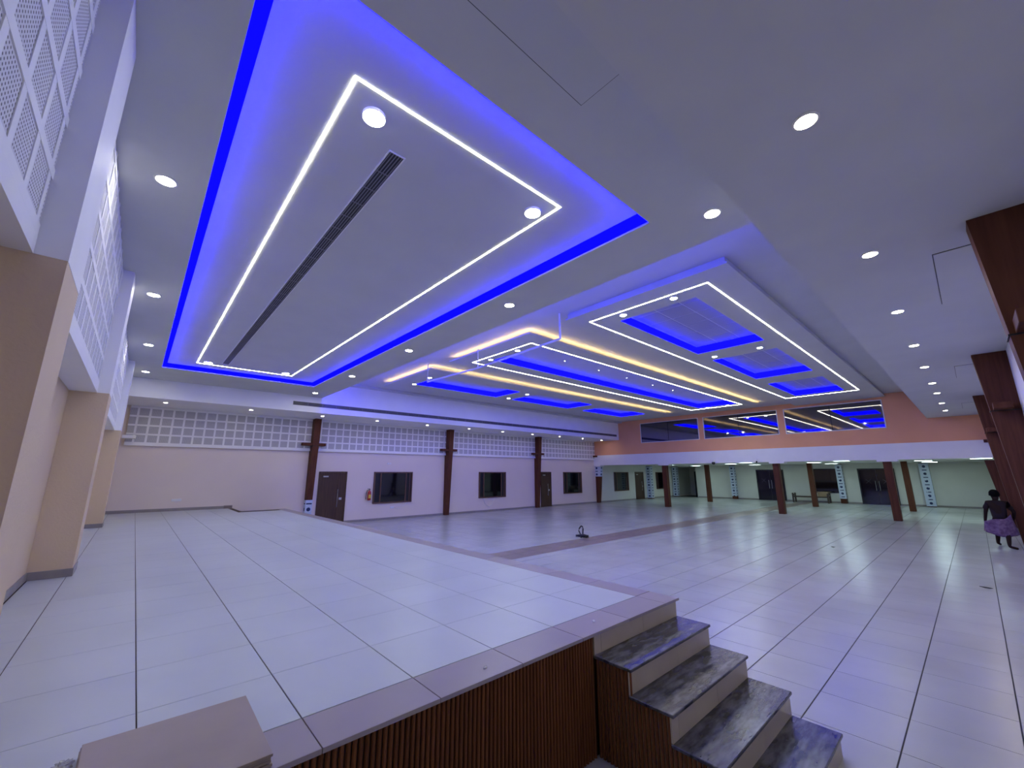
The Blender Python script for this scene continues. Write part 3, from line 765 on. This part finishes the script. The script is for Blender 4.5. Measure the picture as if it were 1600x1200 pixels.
obj('wall_bracket', B(-.03, .03, .06, .119, 1.1, 1.14), M['steel'], e)
def socket(name, label, x, y, z, w=.22, h=.09):
    e = empty(name, (x, y, z), label, 'socket')
    pl = obj('plate', B(-w/2, w/2, -.016, -.0005, -h/2, h/2, bev=.003), M['plastic'], e)
    for k in range(2): obj('switch', B(-w/2+.03+k*.09, -w/2+.09+k*.09, -.021, -.0165, -.03, .03), M['plastic'], pl)
socket('socket_plate', 'white socket plate low on the beige wall behind the stage', 1.13, YA, 1.14, .26, .08)
socket('socket_plate', 'white socket plate below the window nearest the extinguisher', 8.72, YA, .50, .16, .08)
socket('socket_plate', 'small white plate on the wall above the nearest window', 8.42, YA, 2.42, .07, .07)
def cable(label, pts, r=.008):
    o = obj('loose_cable', tube(bmesh.new(), pts, r, 6), M['plastic'], None, True); tag(o, label, 'cable', 'cables under the windows')
cable('thin cable looping down from the right sill of the nearest window', [(8.80, YA-.02, .50), (9.0, YA-.02, .44), (9.2, YA-.02, .47), (9.35, YA-.02, .58), (9.45, YA-.02, .69)])
cable('cable sagging in a loop below the second window', [(13.9, YA-.02, .69), (14.0, YA-.02, .42), (14.25, YA-.02, .26), (14.5, YA-.02, .30), (14.58, YA-.02, .62)])
e = empty('wall_speaker', (-.30, 17.35, 3.10), 'small white box mounted high in the far left corner', 'speaker')
obj('cabinet', B(-.16, .16, -.12, .12, -.05, .05, bev=.01), M['plastic'], e); obj('bracket', B(-.04, .04, .12, .249, -.02, .02), M['plastic'], e)
def cctv(label, y, sc=1.0):
    e = empty('security_camera', (XO-.06, y, 2.5), label, 'camera', 'cameras on the white beam')
    obj('mount', B(-.05, -.001, -.05*sc, .05*sc, .04, .16, bev=.004), M['plastic'], e)
    obj('arm', tube(bmesh.new(), [(-.05, 0, .09), (-.10, 0, .06)], .018), M['plastic'], e)
    obj('dome', lathe(bmesh.new(), [(0, -.09*sc), (.06*sc, -.07*sc), (.085*sc, -.02), (.085*sc, .03), (.05*sc, .06), (0, .06)], 18, (-.13, 0, 0)), M['black'], e, True)
cctv('black dome camera hanging from the white beam left of the dark double door', 9.55)
cctv('smaller camera on the white beam nearer the column', 7.40, .45)

# bench and things on it ----------------------------------------------
e = empty('bench', (34.2, 7.7, 0), 'low wooden cot bench with upright ends by the gallery back wall', 'bench')
for y in (-.98, .98):
    for x in (-.28, .28): obj('leg', B(x-.045, x+.045, y-.045, y+.045, .002, .62, bev=.006), M['benchwood'], e)
for x in (-.28, .28): obj('side_rail', B(x-.03, x+.03, -.935, .935, .34, .42), M['benchwood'], e)
for k in range(9): obj('slat', B(-.25, .25, -.88+k*.2, -.74+k*.2, .405, .42), M['benchwood'], e)
for y in (-.98, .98): obj('end_rail', B(-.235, .235, y-.025, y+.025, .46, .54), M['benchwood'], e)
e = empty('cardboard_box', (34.25, 7.0, .421), 'open brown cardboard box on the right half of the bench', 'box')
bm = bmesh.new(); frame(bm, (-.22, .22, -.28, .28), (-.205, .205, -.265, .265), 0, .30); box(bm, -.205, .205, -.265, .265, 0, .012)
obj('carton', bm, M['card'], e); 
for s in (-1, 1): obj('flap', prism(bmesh.new(), [(-.22, s*.281), (.22, s*.281), (.22, s*.40), (-.22, s*.40)], .285, .30), M['card'], e)

# ------------------------------------------------------------------ small things on the floor
e = empty('floor_tool', (10.70, 8.60, 0), 'black tool with a tall looped cable standing on the brown floor band', 'tool')
ca = math.atan2(-.74, .67)   # across the view
ax = Vector((.74, -.67, 0)).normalized()
def P(u, w, z): v = ax*u*.72 + Vector((.67, .74, 0))*w; return (v.x, v.y, z)
bm = bmesh.new(); tube(bm, [P(-.21, .03, .05), P(-.05, 0, .06), P(.08, -.02, .055), P(.24, -.06, .04)], [.030, .045, .055, .04], 10)
obj('motor_body', bm, M['black'], e, True)
obj('base_foot', tube(bmesh.new(), [P(-.06, -.12, .02), P(-.04, .14, .02)], .019), M['black'], e)
obj('base_foot', tube(bmesh.new(), [P(.16, -.14, .02), P(.12, .12, .02)], .019), M['black'], e)
obj('end_knob', tube(bmesh.new(), [P(-.22, .03, .05), P(-.25, .035, .05)], .036, 10), M['black'], e)
obj('end_knob', tube(bmesh.new(), [P(.235, -.06, .042), P(.28, -.07, .042)], .042, 10), M['black'], e)
loop = [(-.03, .06), (-.06, .14), (-.09, .20), (-.075, .26), (-.04, .31), (.0, .345), (.035, .32), (.05, .26), (.04, .18), (.035, .06)]
obj('cable_loop', tube(bmesh.new(), [P(u*1.35, 0, z) for u, z in loop], .021, 8), M['black'], e, True)
def scrap(name, label, cat, loc, m, w=.10, h=.04, zr=0):
    bm = bmesh.new(); n = 9; rng = random.Random(sum(map(ord, label)))
    pts = [(w*(.6+.4*rng.random())*math.cos(2*math.pi*k/n), h*(.6+.4*rng.random())*math.sin(2*math.pi*k/n)) for k in range(n)]
    c = bm.verts.new((0, 0, .016)); base = [bm.verts.new((x, y, .001+.012*rng.random())) for x, y in pts]; low = [bm.verts.new((x*.9, y*.9, .0006)) for x, y in pts]
    for k in range(n):
        bm.faces.new((c, base[k], base[(k+1) % n])); bm.faces.new((base[k], low[k], low[(k+1) % n], base[(k+1) % n]))
    bm.faces.new(low[::-1]); bmesh.ops.recalc_face_normals(bm, faces=bm.faces[:])
    o = obj(name, bm, m); o.location = loc; o.rotation_euler.z = zr; tag(o, label, cat)
scrap('dark_scrap', 'small dark scrap lying on the hall floor below the person', 'scrap', (11.3, .19, 0), M['black'], .10, .06, 1.2)
scrap('dark_scrap', 'dark smudge of dirt left of the middle of the hall floor', 'scrap', (14.3, 2.9, 0), M['black'], .10, .05, .4)
scrap('paper_scrap', 'white paper shred on the brown border tile of the stage edge', 'scrap', (1.76, 2.20, STZ), M['plastic'], .022, .008, .3)
scrap('paper_scrap', 'white dried smear on the border near the top step', 'scrap', (2.90, 2.24, STZ), M['plastic'], .022, .014, .9)
# crumpled clear plastic
bm = bmesh.new(); bmesh.ops.create_icosphere(bm, subdivisions=3, radius=.034)
rng = random.Random(4)
for v in bm.verts: v.co *= .6+.6*rng.random(); v.co.z = max(.001, v.co.z*.5+.012)
mp_ = mat('clear_plastic', (.85, .87, .9), 0.12); mp_.node_tree.nodes['Principled BSDF'].inputs['Transmission Weight'].default_value = .6
o = obj('plastic_scrap', bm, mp_); o.location = (-.05, 2.66, STZ); tag(o, 'crumpled clear plastic scrap left of the loose tile stack', 'scrap')

# ------------------------------------------------------------------ person
PX, PY = 17.5, -.25
person = empty('person', (PX, PY, 0), 'person in a dark shirt and raised purple cloth walking barefoot by the right wall', 'person')
skin = mat('dark_skin', (.02, .010, .007), 0.7, spec=.2); hair = mat('black_hair', (.003, .003, .003), 0.9, spec=.1)
shirt = noisy('dark_maroon_shirt', (.007, .002, .006), (.012, .004, .009), 6, 0.85)
cloth = noisy('purple_checked_cloth', (.10, .05, .12), (.20, .13, .22), 14, 0.85, detail=2)
def skinned(name, chains, m, parent, sub=2, root=0):
    """one continuous surface grown over joints: chains of (x,y,z,r); equal points are shared"""
    verts, rad, edges, idx = [], [], [], {}
    for ch in chains:
        prev = None
        for (x, y, z, r) in ch:
            k = (round(x, 3), round(y, 3), round(z, 3))
            if k not in idx: idx[k] = len(verts); verts.append((x, y, z)); rad.append(r)
            if prev is not None and prev != idx[k]: edges.append((prev, idx[k]))
            prev = idx[k]
    me = bpy.data.meshes.new(name); me.from_pydata(verts, edges, [])
    o = bpy.data.objects.new(name, me); link(o, parent)
    md = o.modifiers.new('skin', 'SKIN'); md.use_smooth_shade = True
    for i, r in enumerate(rad): 
        sv = me.skin_vertices[0].data[i]; sv.radius = r if isinstance(r, tuple) else (r, r); sv.use_root = (i == root)
    s2 = o.modifiers.new('sub', 'SUBSURF'); s2.levels = 1; s2.render_levels = sub
    me.materials.append(m)
    return o
# local frame: +x away from the camera, +y image left; faces away and slightly to the right
pel = (0, 0, .70, .12); ch = (.03, 0, 1.08, .135); nk = (.05, 0, 1.21, .055); hd0 = (.07, 0, 1.28, .07); hd1 = (.08, 0, 1.375, .098); hd2 = (.08, 0, 1.455, .062)
shl = (.03, .17, 1.15, .062); shr = (.03, -.17, 1.15, .062)
ell = (.02, .235, .90, .042); wrl = (.06, .275, .68, .030); hal = (.07, .28, .615, .030)
elr = (.05, -.27, .93, .042); wrr = (.20, -.24, .74, .030); har = (.26, -.22, .70, .030)
hl = (.02, .085, .66, .085); kl = (.20, .10, .38, .060); al = (.32, .14, .075, .036); tl = (.44, .10, .028, .030)
hr = (0, -.085, .66, .085); kr = (-.12, -.07, .37, .060); ar = (-.34, -.04, .07, .036); tr_ = (-.30, -.19, .028, .030)
fing = []
for k, (dy, dz) in enumerate(((-.022, -.075), (-.008, -.085), (.008, -.082), (.022, -.07))):
    fing.append([hal, (hal[0]+.015, hal[1]+dy, hal[2]+dz*.5, .010), (hal[0]+.03, hal[1]+dy-.01, hal[2]+dz, .008)])
    fing.append([har, (har[0]+.035, har[1]+dy, har[2]-.03, .010), (har[0]+.05, har[1]+dy, har[2]-.07, .008)])
fing.append([hal, (hal[0]+.03, hal[1]-.035, hal[2]-.02, .010), (hal[0]+.045, hal[1]-.04, hal[2]-.05, .008)])
fing.append([har, (har[0]+.02, har[1]+.04, har[2]-.01, .010), (har[0]+.04, har[1]+.045, har[2]-.04, .008)])
body = skinned('body', [[pel, ch, nk, hd0, hd1, hd2], [ch, shl, ell, wrl, hal], [ch, shr, elr, wrr, har], [pel, hl, kl, al, tl], [pel, hr, kr, ar, tr_]] + fing, skin, person)
# ears, nose and hair
bm = bmesh.new(); bmesh.ops.create_uvsphere(bm, u_segments=20, v_segments=12, radius=.105)
for v in list(bm.verts):
    v.co.x *= 1.05; v.co.y *= .90
bmesh.ops.delete(bm, geom=[v for v in bm.verts if v.co.z < -.082 or (v.co.x > .03 and v.co.z < .03)], context='VERTS')
for v in bm.verts: v.co += Vector((.075, 0, 1.395))
h_ = obj('hair', bm, hair, person, True); so = h_.modifiers.new('thick', 'SOLIDIFY'); so.thickness = .012; so.offset = 0
for s in (-1, 1):
    bm = bmesh.new(); bmesh.ops.create_uvsphere(bm, u_segments=10, v_segments=8, radius=.03)
    for v in bm.verts: v.co = Vector((v.co.x*.7+.085, v.co.y*.35+s*.095, v.co.z+1.36))
    obj('ear', bm, skin, person, True)
bm = bmesh.new(); bmesh.ops.create_cone(bm, segments=8, radius1=.018, radius2=.006, depth=.045, cap_ends=True)
for v in bm.verts: v.co = Vector((v.co.z*-.3+.175, v.co.y, v.co.x*.2+v.co.z+1.365))
obj('nose', bm, skin, person, True)
# shirt: torso and short sleeves
shc = [[(0, 0, .67, (.155, .125)), (.01, 0, .86, (.15, .13)), (.03, 0, 1.06, (.165, .14)), (.045, 0, 1.20, .065)],
       [(.03, 0, 1.06, (.165, .14)), (.03, .15, 1.115, .078), (.03, .205, 1.05, .068), (.025, .235, .96, .058)], [(.03, 0, 1.06, (.165, .14)), (.03, -.15, 1.115, .078), (.03, -.215, 1.05, .068), (.04, -.25, .98, .058)]]
skinned('shirt', shc, shirt, person)
# wrapped cloth folded up to the knee, one corner held out in the left hand
bm = bmesh.new(); n, rows = 40, 9
R_ = []
for i in range(rows):
    t = i/(rows-1); z = .74-.42*t; ring = []
    for k in range(n):
        a = 2*math.pi*k/n
        rx, ry = .15+.05*t, .165+.05*t
        left = max(0, math.cos(a-math.pi/2))**3
        rgt = max(0, math.cos(a+math.pi/2))**3
        fold = .014*math.sin(a*9+t*2)*t
        x = (rx+fold)*math.cos(a); y = (ry+fold)*math.sin(a) + left*.12*min(1, t*9) - rgt*(.05*t + .03*(1-t))
        zz = z - .03*t*math.cos(a*2) + .13*rgt*(1-t) - .05*left*(1-t) + .05*left*t
        ring.append(bm.verts.new((x, y, zz)))
    R_.append(ring)
for a, b in zip(R_[:-1], R_[1:]):
    for k in range(n): bm.faces.new((a[k], a[(k+1) % n], b[(k+1) % n], b[k]))
o = obj('wrapped_cloth', bm, cloth, person, True); so = o.modifiers.new('thick', 'SOLIDIFY'); so.thickness = .008
